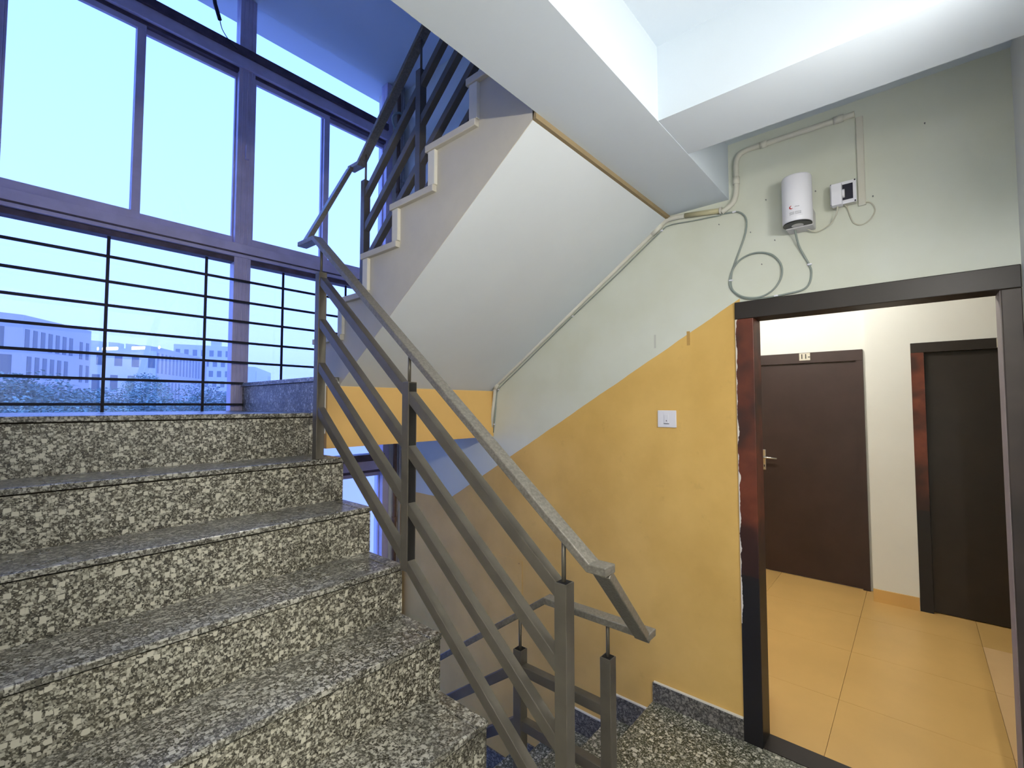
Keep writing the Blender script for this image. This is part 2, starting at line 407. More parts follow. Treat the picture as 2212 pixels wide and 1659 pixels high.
# stepped granite skirting on the right wall
bs = tag(box(XW-.014, XW, .662, 1.118, 0, .10).build('baseboard_right', 'granite', None, .002), 'dark speckled stone skirting stepping down along the ochre wall', 'skirting', kind='structure')
box(XW-.012, XW, .664, 1.112, .10, .106).build('plaster_edge', 'cream_lt', bs)
for k in range(1, 8):
    if k < 4: box(XW-.012, XW, dy+dt*(k-1)+.001, dy+dt*k-.004, -dr*k+.13, -dr*k+.136).build('plaster_edge', 'cream_lt', bs)
    box(XW-.014, XW, dy+dt*(k-1)+.001, dy+dt*k, -dr*k, -dr*k+.13).build('skirting_stone', 'granite', bs, .002)

# ------------------------------------------------------------------ railings
PW = .037
def post(root, x, y, z0, z1, hollow=False):
    o = box(x, x+PW, y, y+PW, z0, z1).build('post', 'steel', root, .002)
    if hollow: box(x+.004, x+PW-.004, y-.0006, y+.004, z0+.03, z1-.004).build('open_side', 'hollow', o)
    else: box(x+.004, x+PW-.004, y+.004, y+PW-.004, z1-.002, z1+.0006).build('open_top', 'hollow', o)
    return o
def rod(root, x, y, z0, z1): MB().tube([(x, y, z0), (x, y, z1)], .0058, 10).build('rod', 'steel', root, smooth=True)

# railing of the rising flight
ra = thing('stair_railing', 'grey painted steel railing of the rising terrazzo stairs', 'railing')
RX = .972
hb = lambda y: 1.1974 + .797*(y-.6067)             # underside of the handrail
MB().strip_yz([(.553, 1.1974), (.6067, 1.1974), (2.052, hb(2.052)), (2.20, hb(2.052)+.004)], .022, RX-.005, RX+.041).build('handrail', 'steel_top', ra, .003)
for off in (.165, .352, .548, .744):
    y1 = 2.0; y0 = .695
    MB().strip_yz([(y0, hb(y0)-off), (y1, hb(y1)-off)], .034, RX+.003, RX+.034).build('rail', 'steel', ra, .002)
post(ra, RX, 1.984, nzb[1]+.02, 2.195); rod(ra, RX+.018, 2.003, 2.19, hb(2.0)+.002)
post(ra, RX, 1.322, hb(1.34)-.752, 1.680, True); rod(ra, RX+.018, 1.341, 1.675, hb(1.341)+.002)
post(ra, RX, .668, nzb[7]+.02, 1.150); rod(ra, RX+.018, .687, 1.145, hb(.687)+.002)

# railing of the upper flight
rb = thing('stair_railing', 'grey steel railing of the upper flight seen against the window', 'railing')
UX = 1.30
ub = lambda y: 3.365 + .83*(1.71-y)
MB().strip_yz([(1.02, ub(1.02)), (2.245, ub(2.245)), (2.34, ub(2.245)+.004)], -.022, UX-.005, UX+.041).build('handrail', 'steel_top', rb, .003)
MB().bar((RX+.018, 2.178, hb(2.052)+.012), (UX+.004, 2.325, ub(2.245)-.012), .046, .022, (0, 1, 0)).build('link', 'steel_top', rb, .003)
for off in (.235, .42, .61, .80):
    y0, y1 = 1.02, 2.19
    MB().strip_yz([(y0, ub(y0)-off), (y1, ub(y1)-off)], -.034, UX+.003, UX+.034).build('rail', 'steel', rb, .002)
post(rb, UX, 2.17, uz[1], 2.80); rod(rb, UX+.018, 2.188, 2.79, ub(2.188))
post(rb, UX, 1.70, uz[3], 3.18); rod(rb, UX+.018, 1.718, 3.17, ub(1.718))
post(rb, UX, 1.13, uz[5], 3.66); rod(rb, UX+.018, 1.148, 3.65, ub(1.148))

# railing of the descending flight
rc = thing('stair_railing', 'grey steel railing at the head of the descending flight', 'railing')
db = lambda y: .914 - .70*max(0, y-.981)
MB().strip_yz([(.60, .914), (.981, .914), (2.9, db(2.9))], .022, UX-.005, UX+.041).build('handrail', 'steel_top', rc, .003)
MB().bar((RX+.018, .576, 1.200), (UX+.012, .628, .912), .046, .022, (0, 1, 0)).build('link', 'steel_top', rc, .003)
for z1 in (.632, .442, .252):
    MB().strip_yz([(.76, z1), (1.11, z1), (2.9, z1-.70*1.79)], .034, UX+.003, UX+.034).build('rail', 'steel', rc, .002)
post(rc, UX, .731, 0, .812); rod(rc, UX+.018, .749, .806, .916)
post(rc, UX, 1.090, 0, .716); rod(rc, UX+.018, 1.108, .71, db(1.108)+.003)
post(rc, UX, 2.10, -dr*4, .02)

# ------------------------------------------------------------------ tall landing window
def window(name, label, dz, z_bottom, z_top, low_glass):
    w = tag(empty(name), label, 'window', kind='structure')
    def P(nm, mat, *a, par=None): return box(*a).build(nm, mat, par or w, .003)
    y0, y1 = YW, YW+.07
    zb0, zb1, zt0, zt1 = 2.573+dz, 2.757+dz, 3.878+dz, 4.07+dz
    P('jamb', 'alu', -.05, .012, y0-.005, y1, z_bottom, z_top)
    P('jamb', 'alu', 2.28, 2.345, y0-.02, y1, z_bottom, z_top)
    mu = P('mullion', 'alu', 1.10, 1.204, y0-.012, y1, z_bottom, z_top)
    for xx in (1.122, 1.152, 1.176): P('bead', 'alu', xx, xx+.008, y0-.018, y0-.01, z_bottom, z_top, par=mu)
    la_ = P('latch', 'alu', 1.146, 1.170, y0-.040, y0-.012, 3.30+dz, 3.40+dz, par=mu)
    # lower and upper cross rails: channel sections
    for (za, zb_) in ((zb0+.062, zb0+.128),):
        lo = P('cross_rail', 'alu', .012, 2.28, y0-.03, y1, za, zb_)
        P('channel', 'alu_dk', .012, 2.28, y0-.008, y1, zb0, zb0+.034, par=lo); P('lip', 'alu', .012, 2.28, y0-.026, y1, zb0+.036, zb0+.058, par=lo)
        P('dirt_line', 'alu_dk', .012, 2.28, y0-.031, y0-.02, za-.004, za+.006, par=lo)
    hi = P('cross_rail', 'alu', .012, 2.28, y0-.03, y1, zt0+.06, zt1-.03)
    P('channel', 'alu_dk', .012, 2.28, y0-.05, y1, zt1-.055, zt1, par=hi)
    P('channel', 'alu_dk', .012, 2.28, y0-.006, y1, zt0+.035, zt0+.06, par=hi)
    # four sliding sashes
    for (xa, xb, yo) in ((.012, .59, .0), (.545, 1.10, .028), (1.204, 1.765, .0), (1.712, 2.28, .028)):
        s_ = P('sash', 'alu', xa, xb, y0+yo, y0+yo+.024, zb0+.128, zb1)
        P('top_rail', 'alu', xa, xb, y0+yo, y0+yo+.024, zt0, zt0+.04, par=s_)
        sw = .044
        P('stile', 'alu', xa, xa+sw if yo else xa+.012, y0+yo, y0+yo+.024, zb1, zt0, par=s_)
        P('stile', 'alu', xb-sw if not yo else xb-.010, xb, y0+yo, y0+yo+.024, zb1, zt0, par=s_)
        box(xa+.01, xb-.01, y0+yo+.010, y0+yo+.014, zb1-.005, zt0+.005).build('pane', 'glass', s_)
    for (xa, xb) in ((.012, 1.10), (1.204, 2.28)):
        box(xa, xb, y0+.03, y0+.035, zt1, z_top).build('pane', 'glass', w)
        box(xa, xb, y0+.03, y0+.035, z_bottom, zb0).build('pane', 'glass', w)
    return w
window('window_1', 'tall aluminium sliding window above the half landing', 0, ZL, 4.465, True)
window('window_2', 'lower stair window glimpsed below the yellow beam', -2.88, -1.52, 1.36, True)

gr = thing('window_grille', 'black flat bar safety grille across the lower window panes', 'grille')
GY = 3.425; k_ = GY/YW
for z in (2.452, 2.307, 2.17, 2.026, 1.889, 1.747, 1.603):
    zz_ = H+(z-H)*k_
    xe = 2.25 if z > 1.76 else 1.165
    box(.0, xe, GY-.006, GY+.006, zz_-.0075, zz_+.0075).build('bar', 'bar', gr)
for xx in (.455, .944, 1.433, 1.928):
    xx *= k_
    box(xx-.0075, xx+.0075, GY+.0062, GY+.013, ZL if xx < 1.16 else 1.75, 2.56).build('upright', 'bar', gr)

# pipes and a cable in the corner by the window
pp = thing('drain_pipe', 'thin brown pipe in the corner right of the window', 'pipe')
MB().tube([(2.372, 3.405, -1.5), (2.372, 3.405, 4.46)], .016, 12).build('pipe_run', 'pipe', pp, smooth=True)
for z in (-.6, .62, 2.3, 3.5): MB().tube([(2.372, 3.405, z-.02), (2.372, 3.405, z+.02)], .021, 12).build('coupling', 'pipe', pp, smooth=True)
pq = thing('drain_pipe', 'pale pipe beside the brown one in the window corner', 'pipe')
MB().tube([(2.415, 3.40, -1.5), (2.415, 3.40, 4.46)], .013, 12).build('pipe_run', 'pipe_w', pq, smooth=True)
for z in (.4, 2.5, 3.6): MB().tube([(2.415, 3.40, z-.015), (2.415, 3.40, z+.015)], .017, 12).build('coupling', 'pipe_w', pq, smooth=True)
cb = smooth_path([(2.36, 3.38, 4.05), (2.30, 3.36, 4.02), (2.27, 3.35, 4.10), (2.34, 3.35, 4.17), (2.40, 3.35, 4.12), (2.33, 3.34, 4.06), (2.42, 3.36, 4.2), (2.44, 3.38, 4.3)])
tag(MB().tube(cb, .010, 8).build('cable_tangle', 'cable', None, smooth=True), 'tangle of cable by the top right corner of the window', 'cable')
hc = thing('hanging_cable', 'dark cable hanging in front of the top left pane', 'cable')
MB().tube([(.90, 3.36, 4.30), (.915, 3.36, 4.21), (.945, 3.36, 4.12)], .012, 8).build('sleeve', 'cable_dk', hc, smooth=True)
MB().tube(smooth_path([(.945, 3.36, 4.12), (.965, 3.37, 4.07), (1.02, 3.39, 4.03), (1.10, 3.44, 4.03)]), .003, 6).build('wire', 'cable_dk', hc, smooth=True)

# ------------------------------------------------------------------ doorway frame in the right wall
d1 = tag(empty('door_1'), 'open doorway with dark brown wooden frame in the right wall', 'doorway', kind='structure')
box(XW-.012, XW+.12, .579, .662, 0, 2.022).build('jamb', 'jamb', d1, .003)
box(XW-.012, XW+.12, -.303, -.249, 0, 2.022).build('jamb', 'jamb_r', d1, .003)
box(XW+.0, XW+.12, -.2494, -.2475, 0.004, 2.021).build('rebate_face', 'mauve', d1)
box(XW-.014, XW+.12, -.303, .662, 2.022, 2.107).build('head', 'brown_dk', d1, .003)
box(XW-.004, XW+.12, -.249, .579, -.02, .004).build('threshold', 'brown_dk', d1)
# ------------------------------------------------------------------ hall behind the doorway
HX = 5.10
hf = struct('floor_hall', box(XW+.12, HX+.1, -2.6, 2.4, -.03, -.006), 'grout', 'warm amber tiled floor of the hall behind the doorway', 'floor')
xs = [XW+.12, 3.12, 3.77, 4.42, HX]; ys = [-2.6, -1.59, -.94, -.29, .36, 1.01, 1.66, 2.4]
for i in range(4):
    for j in range(7):
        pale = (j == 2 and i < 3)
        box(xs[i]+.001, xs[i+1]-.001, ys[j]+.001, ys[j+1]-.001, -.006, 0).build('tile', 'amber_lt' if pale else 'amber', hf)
hw = MB().box(HX, HX+.15, .303, 2.4, 0, 2.9).box(4.86, HX+.15, .016, .303, 0, 2.9).box(4.86, 4.92, -1.02, .016, 2.09, 2.9).box(4.92, HX+.15, -1.02, .016, 0, 2.9).box(4.86, HX+.15, -2.6, -1.02, 0, 2.9)
struct('wall_hall_far', hw, 'white', 'white hall wall behind the doorway holding two brown doors', 'wall')
struct('wall_hall_side', MB().box(XW, XW+.2, -2.75, YR-.2, -.03, 2.9).box(XW+.2, HX+.15, 2.4, 2.55, 0, 2.9).box(XW+.2, HX+.15, -2.75, -2.6, 0, 2.9), 'white', 'white end walls of the hall out of sight', 'wall')
struct('wall_hall_return', box(XW+.12, 2.905, .669, .80, 0, 2.9), 'white', 'short white return wall just inside the doorway', 'wall')
struct('ceiling_hall', box(XW+.2, HX+.15, -2.75, 2.55, 2.85, 3.0), 'ceil', 'white ceiling of the hall', 'ceiling')
struct('baseboard_hall', box(4.846, 4.86, .018, .303, 0, .10), 'amber', 'amber tile skirting on the pillar between the two doors', 'skirting')
struct('baseboard_return', box(XW+.13, 2.917, .657, .669, 0, .095), 'amber', 'amber tile skirting on the return wall inside the doorway', 'skirting')

d2 = tag(empty('door_2'), 'closed brown hall door numbered 11 with lever handle', 'door', kind='structure')
box(HX-.03, HX+.01, .335, .385, 0, 1.991).build('jamb', 'brown', d2); box(HX-.03, HX+.01, 1.205, 1.265, 0, 1.991).build('jamb', 'brown', d2)
box(HX-.032, HX+.01, .335, 1.265, 1.991, 2.09).build('head', 'brown', d2, .003)
box(HX-.012, HX+.006, .386, 1.204, .006, 1.989).build('leaf', 'brown', d2)
hd = box(HX-.022, HX-.012, 1.119, 1.148, .965, 1.165).build('handle', 'chrome', d2, .01)
MB().tube([(HX-.022, 1.134, 1.09), (HX-.06, 1.134, 1.09), (HX-.062, 1.12, 1.09), (HX-.062, 1.015, 1.085)], .009, 10).build('lever', 'chrome', hd, smooth=True)
box(HX-.0235, HX-.021, 1.130, 1.138, .995, 1.015).build('keyhole', 'ink_dk', hd)
pl = box(HX-.036, HX-.031, .725, .812, 2.018, 2.086).build('number_plate', 'plate', d2)
text('11-', .062, .0008, 'number', 'ink_dk', pl, (HX-.037, .765, 2.052))

d3 = tag(empty('door_3'), 'dark brown hall door partly hidden by the right jamb', 'door', kind='structure')
RXD = 4.895
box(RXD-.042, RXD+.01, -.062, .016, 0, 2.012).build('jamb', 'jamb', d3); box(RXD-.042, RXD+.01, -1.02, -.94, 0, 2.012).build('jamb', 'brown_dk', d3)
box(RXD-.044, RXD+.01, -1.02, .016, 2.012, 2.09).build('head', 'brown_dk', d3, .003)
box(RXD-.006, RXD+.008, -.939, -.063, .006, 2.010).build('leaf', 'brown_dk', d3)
pl = box(RXD-.050, RXD-.0435, -.535, -.462, 2.018, 2.086).build('number_plate', 'plate', d3)
text('1', .062, .0008, 'number', 'ink_dk', pl, (RXD-.051, -.505, 2.052))
bpy.context.view_layer.update()

# ------------------------------------------------------------------ things on the right wall
# wall switch
sw = thing('light_switch', 'square white light switch on the ochre yellow wall', 'switch')
box(XW-.010, XW, .966, 1.069, 1.478, 1.570).build('plate', 'dev', sw, .003)
rk = box(XW-.0135, XW-.0095, 1.006, 1.032, 1.500, 1.548).build('rocker', 'dev', sw, .002)
box(XW-.0142, XW-.0134, 1.016, 1.020, 1.510, 1.518).build('dot', 'ink', rk)
box(XW-.0112, XW-.0096, 1.004, 1.034, 1.496, 1.4995).build('slot', 'ink', sw)

# wireless gateway
DX, DY = 2.358, .370
wd = thing('wifi_unit', 'white upright oval wireless unit mounted above the doorway', 'wifi unit')
bo = MB().ring_ellipse(DX, DY, 2.400, 2.612, .060, .058, 48).build('body', 'dev', wd, .008, True)
MB().ring_ellipse(DX, DY, 2.3965, 2.4012, .0575, .0555, 40).build('base_ring', 'black', wd, 0, True)
MB().ring_ellipse(DX, DY, 2.3954, 2.3965, .024, .023, 32).build('base_disc', 'dev_sh', wd, 0, True)
box(DX+.02, XW, DY-.056, DY+.050, 2.392, 2.47).build('bracket', 'dev_sh', wd, .004)
# logo and printed sticker, wrapped on the curved face towards the room
def on_curve(a, z, r=.0605): return (DX - r*math.cos(a), DY + r*.967*math.sin(a), z)
lg = MB(); N = 14
for k in range(N+1):
    t = -2.3 + 3.9*k/N; w_ = .0022*math.sin(math.pi*(k+.5)/(N+1))+.0006
    for rr in (.0075-w_, .0075+w_): lg.v.append(on_curve(.20+math.cos(t)*rr/.06, 2.462+math.sin(t)*rr*.85))
lg.f = [(2*k, 2*k+2, 2*k+3, 2*k+1) for k in range(N)]
lg.build('logo', 'red', bo)
tx = MB()
def glyphs(mb, a0, a1, z0, z1, n):
    for k in range(n):
        a = a0+(a1-a0)*k/n; c = a0+(a1-a0)*(k+.62)/n; i = len(mb.v)
        mb.v += [on_curve(a, z0), on_curve(c, z0), on_curve(c, z1), on_curve(a, z1)]; mb.f.append((i, i+1, i+2, i+3))
glyphs(tx, -.02, -.32, 2.4605, 2.4635, 6)
for zr in (2.438, 2.4335, 2.429): glyphs(tx, .36, .02, zr, zr+.0024, 14); glyphs(tx, -.02, -.42, zr, zr+.0024, 16)
tx.build('printed_text', 'ink', bo)['kind'] = 'stuff'
st = MB()
for k in range(9):
    a = .62-1.14*k/8
    for zr in (2.420, 2.472): st.v.append(on_curve(a, zr, .06025))
st.f = [(2*k, 2*k+2, 2*k+3, 2*k+1) for k in range(8)]
st.build('sticker', 'dev', bo)

# grey data cable with its loop
X1 = XW-.006
def W_(pts, dx=0): return [(X1-dx, y, z) for y, z in pts]
loop = [(.388, 2.395), (.380, 2.33), (.360, 2.275), (.343, 2.235), (.336, 2.197), (.345, 2.15), (.372, 2.125), (.436, 2.116), (.50, 2.112), (.553, 2.112),
        (.62, 2.125), (.668, 2.165), (.684, 2.21), (.672, 2.265), (.640, 2.310), (.595, 2.333), (.548, 2.335), (.50, 2.318), (.465, 2.28), (.451, 2.235), (.460, 2.185), (.495, 2.140), (.55, 2.118),
        (.615, 2.128), (.660, 2.160), (.677, 2.20), (.672, 2.26), (.655, 2.31), (.632, 2.369), (.610, 2.43), (.600, 2.48), (.604, 2.525), (.632, 2.558), (.672, 2.568), (.72, 2.570)]
nl = thing('data_cable', 'grey cable curled in a loop above the doorway corner', 'cable')
pts3 = smooth_path([(X1-(.004 if 14 <= i <= 24 else 0) - (.05 if i == 0 else .012 if i == 1 else 0), y, z) for i, (y, z) in enumerate(loop)], 6)
MB().tube(pts3, .0042, 10).build('sheath', 'cable', nl, smooth=True)
for (y, z) in ((.343, 2.236), (.678, 2.222), (.480, 2.1135), (.655, 2.565)):
    box(XW-.014, XW, y-.010, y+.008, z-.0035, z+.0035).build('clip', 'dev', nl, .002)
# thin grey cable following the conduit down the soffit
tl = thing('data_cable', 'thin grey cable tacked under the sloping conduit', 'cable')
MB().tube(smooth_path(W_([(.72, 2.567), (.86, 2.575), (.985, 2.583), (1.05, 2.552), (1.30, 2.376), (1.66, 2.135), (2.04, 1.868), (2.25, 1.722), (2.283, 1.66), (2.292, 1.55), (2.31, 1.40)]), 6), .0032, 8).build('sheath', 'cable', tl, smooth=True)
for (y, z) in ((1.03, 2.566), (1.62, 2.163), (2.262, 1.71), (2.302, 1.46)):
    box(XW-.011, XW, y-.007, y+.007, z-.004, z+.004).build('clip', 'dev', tl, .002)

# surface conduit
def conduit(name, label, pts, r, mat, joints=()):
    c = thing(name, label, 'conduit')
    MB().tube(pts, r, 12).build('pipe_run', mat, c, smooth=True)
    for p, q in joints: MB().tube([p, q], r*1.28, 12).build('coupling', 'pvc', c, smooth=True)
    return c
cx = XW-.013
conduit('cable_conduit', 'white conduit sloping along the joint of soffit and wall', [(cx, 2.335, 1.385), (cx, 2.30, 1.62), (cx, 2.283, 1.738), (cx, 2.24, 1.765), (cx, 1.04, 2.588)], .0125, 'pvc',
        [((cx, 2.286, 1.715), (cx, 2.262, 1.757)), ((cx, 1.085, 2.556), (cx, 1.03, 2.594))])
conduit('cable_conduit', 'white conduit elbow under the beam end, turning level from the slope', smooth_path([(cx, 1.045, 2.587), (cx, 1.0, 2.612), (cx, .955, 2.615), (cx, .90, 2.611)], 4), .0125, 'pvc', [])
conduit('cable_conduit', 'yellowed broken stub of conduit under the beam', [(cx, .898, 2.611), (cx, .715, 2.588)], .0135, 'pvc_old', [((cx, .722, 2.589), (cx, .712, 2.588))])
conduit('cable_conduit', 'white conduit rising beside the beam and bending along the wall top', smooth_path([(cx, .712, 2.578), (cx, .66, 2.61), (cx, .642, 2.66), (cx, .640, 2.74), (cx, .640, 2.80), (cx, .630, 2.838), (cx, .598, 2.855), (cx, .53, 2.857), (cx, .22, 2.857), (cx, .16, 2.857)], 5), .0125, 'pvc',
        [((cx, .641, 2.70), (cx, .640, 2.735)), ((cx, .50, 2.857), (cx, .53, 2.857)), ((cx, .235, 2.857), (cx, .20, 2.857))])
cc = thing('cable_trunking', 'narrow white trunking dropping from the wall top to the socket', 'trunking')
box(XW-.012, XW, .132, .158, 2.452, 2.84).build('channel', 'pvc', cc, .002)
box(XW-.0135, XW-.012, .134, .156, 2.46, 2.84).build('cover', 'pvc', cc, .001)

# socket box with plug-in adapter
sk = thing('socket_box', 'small white surface socket box beside the wireless unit', 'socket')
box(XW-.045, XW, .163, .250, 2.466, 2.556).build('back_box', 'pvc', sk, .003)
box(XW-.049, XW-.045, .160, .253, 2.462, 2.560).build('faceplate', 'dev', sk, .002)
box(XW-.051, XW-.0485, .172, .232, 2.478, 2.546).build('dark_insert', 'navy', sk, .001)
for y_ in (.165, .248):
    for z_ in (2.466, 2.556): MB().tube([(XW-.052, y_, z_), (XW-.048, y_, z_)], .003, 8).build('screw', 'ink_dk', sk)
ad = thing('power_adapter', 'white plug-in power adapter in the socket box', 'adapter')
box(XW-.085, XW-.0515, .208, .246, 2.452, 2.546).build('case', 'dev', ad, .003)
MB().tube([(XW-.056, .208, 2.505), (XW-.056, .2, 2.505)], .018, 16).build('plug', 'dev', ad)
MB().tube(smooth_path([(XW-.065, .226, 2.452), (XW-.05, .232, 2.425), (XW-.02, .26, 2.395), (XW-.012, .31, 2.378), (XW-.03, .345, 2.394)]), .0028, 8).build('lead', 'cord', ad, smooth=True)
pc = smooth_path([(XW-.02, .205, 2.466), (XW-.01, .196, 2.455), (XW-.005, .188, 2.42), (XW-.005, .176, 2.385), (XW-.005, .15, 2.370), (XW-.005, .12, 2.385), (XW-.005, .103, 2.42), (XW-.005, .115, 2.455), (XW-.005, .14, 2.465)])
tag(MB().tube(pc, .0026, 8).build('looped_lead', 'cord', None, smooth=True), 'thin cream cord looped below the white trunking', 'cord')

# painted-over access plate and leftover tape strips
ap = thing('cover_plate', 'square plate painted over on the ochre wall behind the railing', 'plate')
box(XW-.004, XW, 2.045, 2.335, .305, .54).build('panel', 'wall_r', ap, .001)
for y_ in (2.07, 2.31): MB().tube([(XW-.006, y_, .52), (XW-.0035, y_, .52)], .006, 8).build('screw', 'tape', ap)
tag(box(XW-.0012, XW, .888, .905, 1.915, 1.99).build('tape_strip', 'tape', None), 'brown tape strip crossing the slanting paint border', 'tape')
tag(box(XW-.0012, XW, 1.076, 1.087, 1.915, 1.99).build('tape_strip', 'tape_w', None), 'pale tape strip on the cream wall above the border', 'tape')

for (y_, z_, where) in ((-.063, 2.728, 'high on the cream wall right of the trunking'), (.537, 2.276, 'inside the cable loop above the doorway'),
                        (.512, 2.585, 'left of the white wireless unit'), (.311, 2.566, 'between the wireless unit and the socket box'),
                        (.583, 2.444, 'beside the grey cable, below the conduit bend'), (.729, 2.521, 'below the yellowed conduit stub'),
                        (.479, 2.38, 'below the left corner of the wireless unit'), (.108, 2.481, 'just right of the trunking end')):
    nn = thing('wall_nail', 'small dark nail ' + where, 'nail', 'nails left in the cream wall')
    MB().tube([(XW, y_, z_), (XW-.006, y_, z_+.001)], .0012, 8).build('shank', 'ink', nn)
    MB().tube([(XW-.006, y_, z_+.001), (XW-.0072, y_, z_+.001)], .0026, 10).build('nail_head', 'ink', nn)

# ------------------------------------------------------------------ tube lamps on the rear wall of the lobby (out of the picture, seen mirrored in the glass)
for (xa, za, xb, zb, lab) in ((.88, 2.262, 1.07, 2.285, 'short lit tube lamp on the rear wall, nearer the stairs'), (1.20, 2.30, 1.48, 2.335, 'longer lit tube lamp on the rear wall, nearer the doorway')):
    lt = thing('tube_lamp', lab, 'lamp', 'lobby tube lamps')
    MB().bar((xa, YR+.02, za), (xb, YR+.02, zb), .04, .05, (0, 1, 0)).build('batten', 'dev', lt, .003)
    tb = MB().tube([(xa, YR+.062, za), (xb, YR+.062, zb)], .017, 20).build('tube', 'tube' if xa > 1.1 else 'tube_dim', lt, smooth=True)
    tb.data.materials.append(M['tube_back'])           # upper and rear faces dimmed to keep direct light off the ceiling
    for p in tb.data.polygons:
        if p.normal.y*.45 - p.normal.z*.89 < .12: p.material_index = 1
    for (xx, zz_) in ((xa, za), (xb, zb)): box(xx-.004, xx+.004, YR+.03, YR+.076, zz_-.014, zz_+.014).build('end_cap', 'dev', lt)
hl = thing('tube_lamp', 'lit tube lamp under the hall ceiling', 'lamp')
box(3.9, 3.96, .35, 1.55, 2.80, 2.85).build('batten', 'dev', hl)
MB().tube([(3.93, .38, 2.785), (3.93, 1.52, 2.785)], .018, 12).build('tube', 'tube_hall', hl, smooth=True)

sl = thing('tube_lamp', 'added fill tube lamp on the rear wall, left of the camera', 'lamp', 'lobby tube lamps')  # unseen lamp added as fill to brighten the stairs and right wall
box(-1.15, -.15, YR, YR+.04, 2.23, 2.27).build('batten', 'dev', sl, .003)
tb = MB().tube([(-1.13, YR+.058, 2.25), (-.17, YR+.058, 2.25)], .017, 20).build('tube', 'tube_fill', sl, smooth=True)
tb.data.materials.append(M['tube_back'])
for p in tb.data.polygons:
    if p.normal.y*.55 - p.normal.z*.83 < 0: p.material_index = 1

# ------------------------------------------------------------------ outside: buildings, trees, ground
struct('ground', box(-150, 260, 6, 420, -10.4, -10), 'ground', 'ground below the trees outside the window', 'ground')
tag(box(.6, 9, 6.2, 6.5, -10, 1.15).build('parapet_wall', 'bldg_lt', None), 'pale neighbouring wall seen through the lower window', 'wall')

def facade(root, c, d, n, length, z0, cols, rows, win_w, win_h, z_first, pitch_z, stagger=0, first=0.0, out=.0):
    """windows on a facade that starts at c and runs along d; n = outward normal"""
    step = length/cols
    for r in range(rows):
        for k in range(cols):
            s = first + (k+.5)*step + (stagger*step if r % 2 else 0)
            if s + win_w/2 > length: continue
            p = Vector(c)+Vector(d)*s
            zc = z_first - r*pitch_z
            mb = MB(); q0 = p-Vector(d)*win_w/2; q1 = p+Vector(d)*win_w/2
            for nn in (-.25, .06):
                for (q, z) in ((q0, zc), (q1, zc), (q1, zc+win_h), (q0, zc+win_h)): mb.v.append((q.x+n[0]*nn, q.y+n[1]*nn, z))
            mb.f = [(0, 1, 2, 3), (7, 6, 5, 4), (0, 4, 5, 1), (1, 5, 6, 2), (2, 6, 7, 3), (3, 7, 4, 0)]
            mb.build('window', 'pane_far', root)
def block(root, name, mat, c, d1_, l1, d2_, l2, z0, z1):
    c = Vector(c); a = Vector(d1_)*l1; e = Vector(d2_)*l2; mb = MB()
    for z in (z0, z1):
        for q in (c, c+a, c+a+e, c+e): mb.v.append((q.x, q.y, z))
    mb.f = [(0, 1, 2, 3), (7, 6, 5, 4), (0, 4, 5, 1), (1, 5, 6, 2), (2, 6, 7, 3), (3, 7, 4, 0)]
    return mb.build(name, mat, root)
dr_ = Vector((.5736, .8192)); pn = Vector((.8192, -.5736)); dl = Vector((-.98, -.199)); nl_ = Vector((.199, -.98))
# nearest office block
b1 = thing('office_building', 'grey office block with tall narrow windows at the left edge of the window', 'building')
c1 = Vector((3.26, 84.94)); top1 = H+11.45
block(b1, 'wall', 'bldg', c1, dr_, 13.4, dl, 16, -10, top1)
facade(b1, c1, dr_, pn, 9.6, 0, 7, 4, .72, 2.55, top1-4.3, 3.45, .35)
facade(b1, c1+dr_*10.4, dr_, pn, 2.9, 0, 2, 4, .62, 2.6, top1-4.6, 3.45, .1)
facade(b1, c1, dl, -nl_ if False else nl_, 9, 0, 3, 4, 1.3, 2.5, top1-4.2, 3.45, -.25, .8)
# second block
b2 = thing('office_building', 'mid distance block with toothed roofline and overhanging right end', 'building')
c2 = Vector((23.5, 117.7)); top2 = H+12.0
block(b2, 'wall', 'bldg_lt', c2, dl, 24, dr_, 10, -10, top2-.9)
block(b2, 'upper_wing', 'bldg', c2+dr_*.05+pn*.02, dr_, 26, dl, 5, H+5.3, top2)
block(b2, 'lower_wing', 'bldg', c2+dr_*.05+pn*.02, dr_, 17, dl, 5, -10, H+5.3)
for k in range(8): block(b2, 'roof_tooth', 'bldg_lt', c2+dl*(1.0+2.7*k), dl, 1.5, dr_, 2, top2-.9, top2+.1)
facade(b2, c2, dl, nl_, 22, 0, 8, 3, 1.15, 3.2, H+2.6, 5.0, 0)
facade(b2, c2, dl, nl_, 22, 0, 8, 1, 1.2, 2.2, H+7.6, 5.0, 0, -.6)
facade(b2, c2, dr_, pn, 25.5, 0, 15, 1, .75, 4.2, H+6.6, 5, 0)
facade(b2, c2, dr_, pn, 11.5, 0, 7, 1, .75, 4.0, H+.9, 5, 0)
for k in range(2): block(b2, 'column', 'bldg', c2+dr_*(20+3.4*k), dr_, .7, dl, .7, -10, H+5.3)
# white hotel-like block with square windows
b3 = thing('office_building', 'white far block with a grid of small square windows', 'building')
c3 = Vector((44, 196)); dx3 = Vector((.93, -.3676)); n3 = Vector((-.3676, -.93))
block(b3, 'wall', 'bldg_lt', c3, dx3, 20.5, -n3, 12, -10, H+21.5)
block(b3, 'roof_hut', 'bldg_lt', c3+dx3*11, dx3, 3, -n3, 4, H+21.5, H+23.8)
facade(b3, c3, dx3, n3, 20, 0, 8, 6, 1.3, 2.2, H+17.6, 3.7, .45)
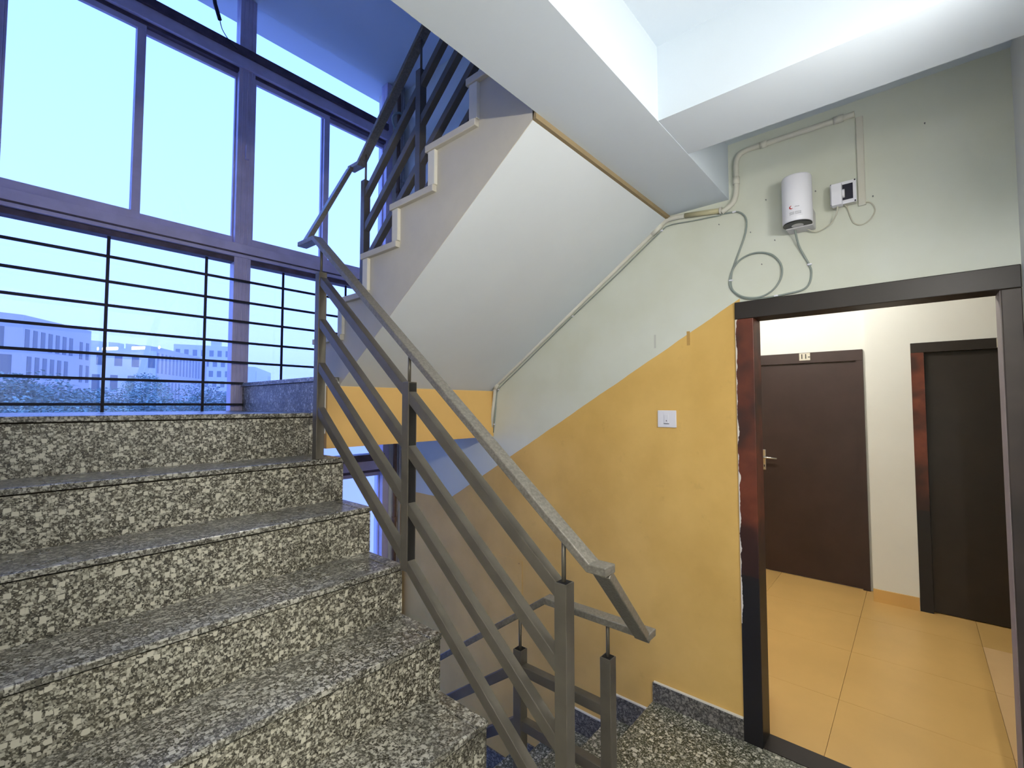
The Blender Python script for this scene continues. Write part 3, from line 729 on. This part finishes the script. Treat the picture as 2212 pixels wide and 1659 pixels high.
# faint far block right of the mullion
b4 = thing('office_building', 'faint far block just right of the main window mullion', 'building')
c4 = Vector((95.5, 262))
block(b4, 'wall', 'bldg_lt', c4, Vector((.5, .866)), 34, Vector((-1, 0)), 30, -10, H+18)
block(b4, 'overhang', 'bldg_lt', c4+Vector((-1, -1)), Vector((.5, .866)), 48, Vector((-1, 0)), 10, H+11.5, H+20)
facade(b4, c4+Vector((-1, -1)), Vector((.5, .866)), Vector((.866, -.5)), 47, 0, 14, 1, 1.4, 4, H+13.5, 5)
facade(b4, c4, Vector((.5, .866)), Vector((.866, -.5)), 33, 0, 12, 3, 1.3, 2.4, H+7.2, 4.6)

def tree(x, y, ztop, r, mat, label, seed):
    rnd = random.Random(seed)
    t = thing('tree', label, 'tree', 'trees outside the window')
    MB().tube([(x, y, -10), (x+.2, y, -4), (x, y, ztop-r*1.1)], [.35, .26, .12], 8).build('trunk', 'bark', t, smooth=True)
    lobes = []
    for k in range(15):
        a = rnd.uniform(0, 6.28); q = rnd.uniform(.1, .8)*r
        lobes.append((x+math.cos(a)*q, y+math.sin(a)*q*.8, ztop-r*rnd.uniform(.35, 1.7), r*rnd.uniform(.32, .55)))
    mb = MB()
    for (lx, ly, lz, lr_) in lobes:
        for k in range(620):
            u = rnd.uniform(-1, 1); a = rnd.uniform(0, 6.283); s = math.sqrt(1-u*u); rr = lr_*rnd.uniform(.78, 1.06)
            p = Vector((lx+rr*s*math.cos(a), ly+rr*s*math.sin(a), lz+rr*u*.8))
            e = Vector((rnd.uniform(-1, 1), rnd.uniform(-1, 1), rnd.uniform(-.5, .5))).normalized()*rnd.uniform(.07, .17)
            g = e.cross(Vector((rnd.uniform(-1, 1), rnd.uniform(-1, 1), 1))).normalized()*rnd.uniform(.05, .10)
            i = len(mb.v); mb.v += [tuple(p-e), tuple(p+g), tuple(p+e), tuple(p-g)]; mb.f.append((i, i+1, i+2, i+3))
    me = bpy.data.meshes.new('crown'); me.from_pydata(mb.v, [], mb.f); me.materials.append(M[mat])
    o = bpy.data.objects.new('crown', me); COL.objects.link(o); o.parent = t
def at(u, dist):       # a spot at a given distance in the direction of an image column
    a = math.radians(48.961)+math.atan((u-1106)/999.28); return math.sin(a)*dist, math.cos(a)*dist
for k, (u, dist, v, r, mat, lab) in enumerate([
        (25, 44, 800, 3.6, 'leaf', 'tree at the far left below the grey office block'),
        (95, 52, 822, 3.6, 'leaf', 'dark tree in front of the grey office block, second from the left'),
        (165, 47, 816, 3.4, 'leaf', 'tree below the joint of the two nearer office blocks'),
        (232, 58, 822, 3.8, 'leaf2', 'tree under the first lamp reflection'),
        (292, 62, 797, 4.2, 'leaf2', 'pale tall tree rising against the toothed block'),
        (352, 54, 826, 3.4, 'leaf', 'tree below the receding wing of the toothed block'),
        (410, 66, 838, 4.0, 'leaf', 'tree left of the second grille upright, below the white block'),
        (470, 60, 822, 4.0, 'leaf', 'rightmost tree beside the window mullion'),
        (130, 40, 850, 3.4, 'leaf2', 'low front tree at the left, reaching the window sill'),
        (330, 42, 852, 3.4, 'leaf', 'low front tree in the middle, reaching the window sill'),
        (215, 36, 853, 3.0, 'leaf', 'low front tree beside the first grille upright'),
        (30, 34, 856, 3.0, 'leaf', 'low front tree at the left picture edge'),
        (440, 46, 856, 3.4, 'leaf', 'low front tree beside the second grille upright')]):
    tx_, ty_ = at(u, dist)
    depth = dist*math.cos(math.atan((u-1106)/999.28))
    tree(tx_, ty_, H+(875-v)/999.28*depth, r, mat, lab, 100+k)

# ------------------------------------------------------------------ morning haze between the trees and the far buildings
hz = NB('haze'); vs = hz.n('VolumeScatter'); vs.inputs['Color'].default_value = (1, 1, 1, 1); vs.inputs['Density'].default_value = .0022
hz.l(vs.outputs[0], hz.out.inputs['Volume'])
tag(box(-60, 190, 14, 300, -9.9, 24).build('haze', hz.m), 'pale blue haze lying over the trees and far buildings', 'haze', kind='stuff')
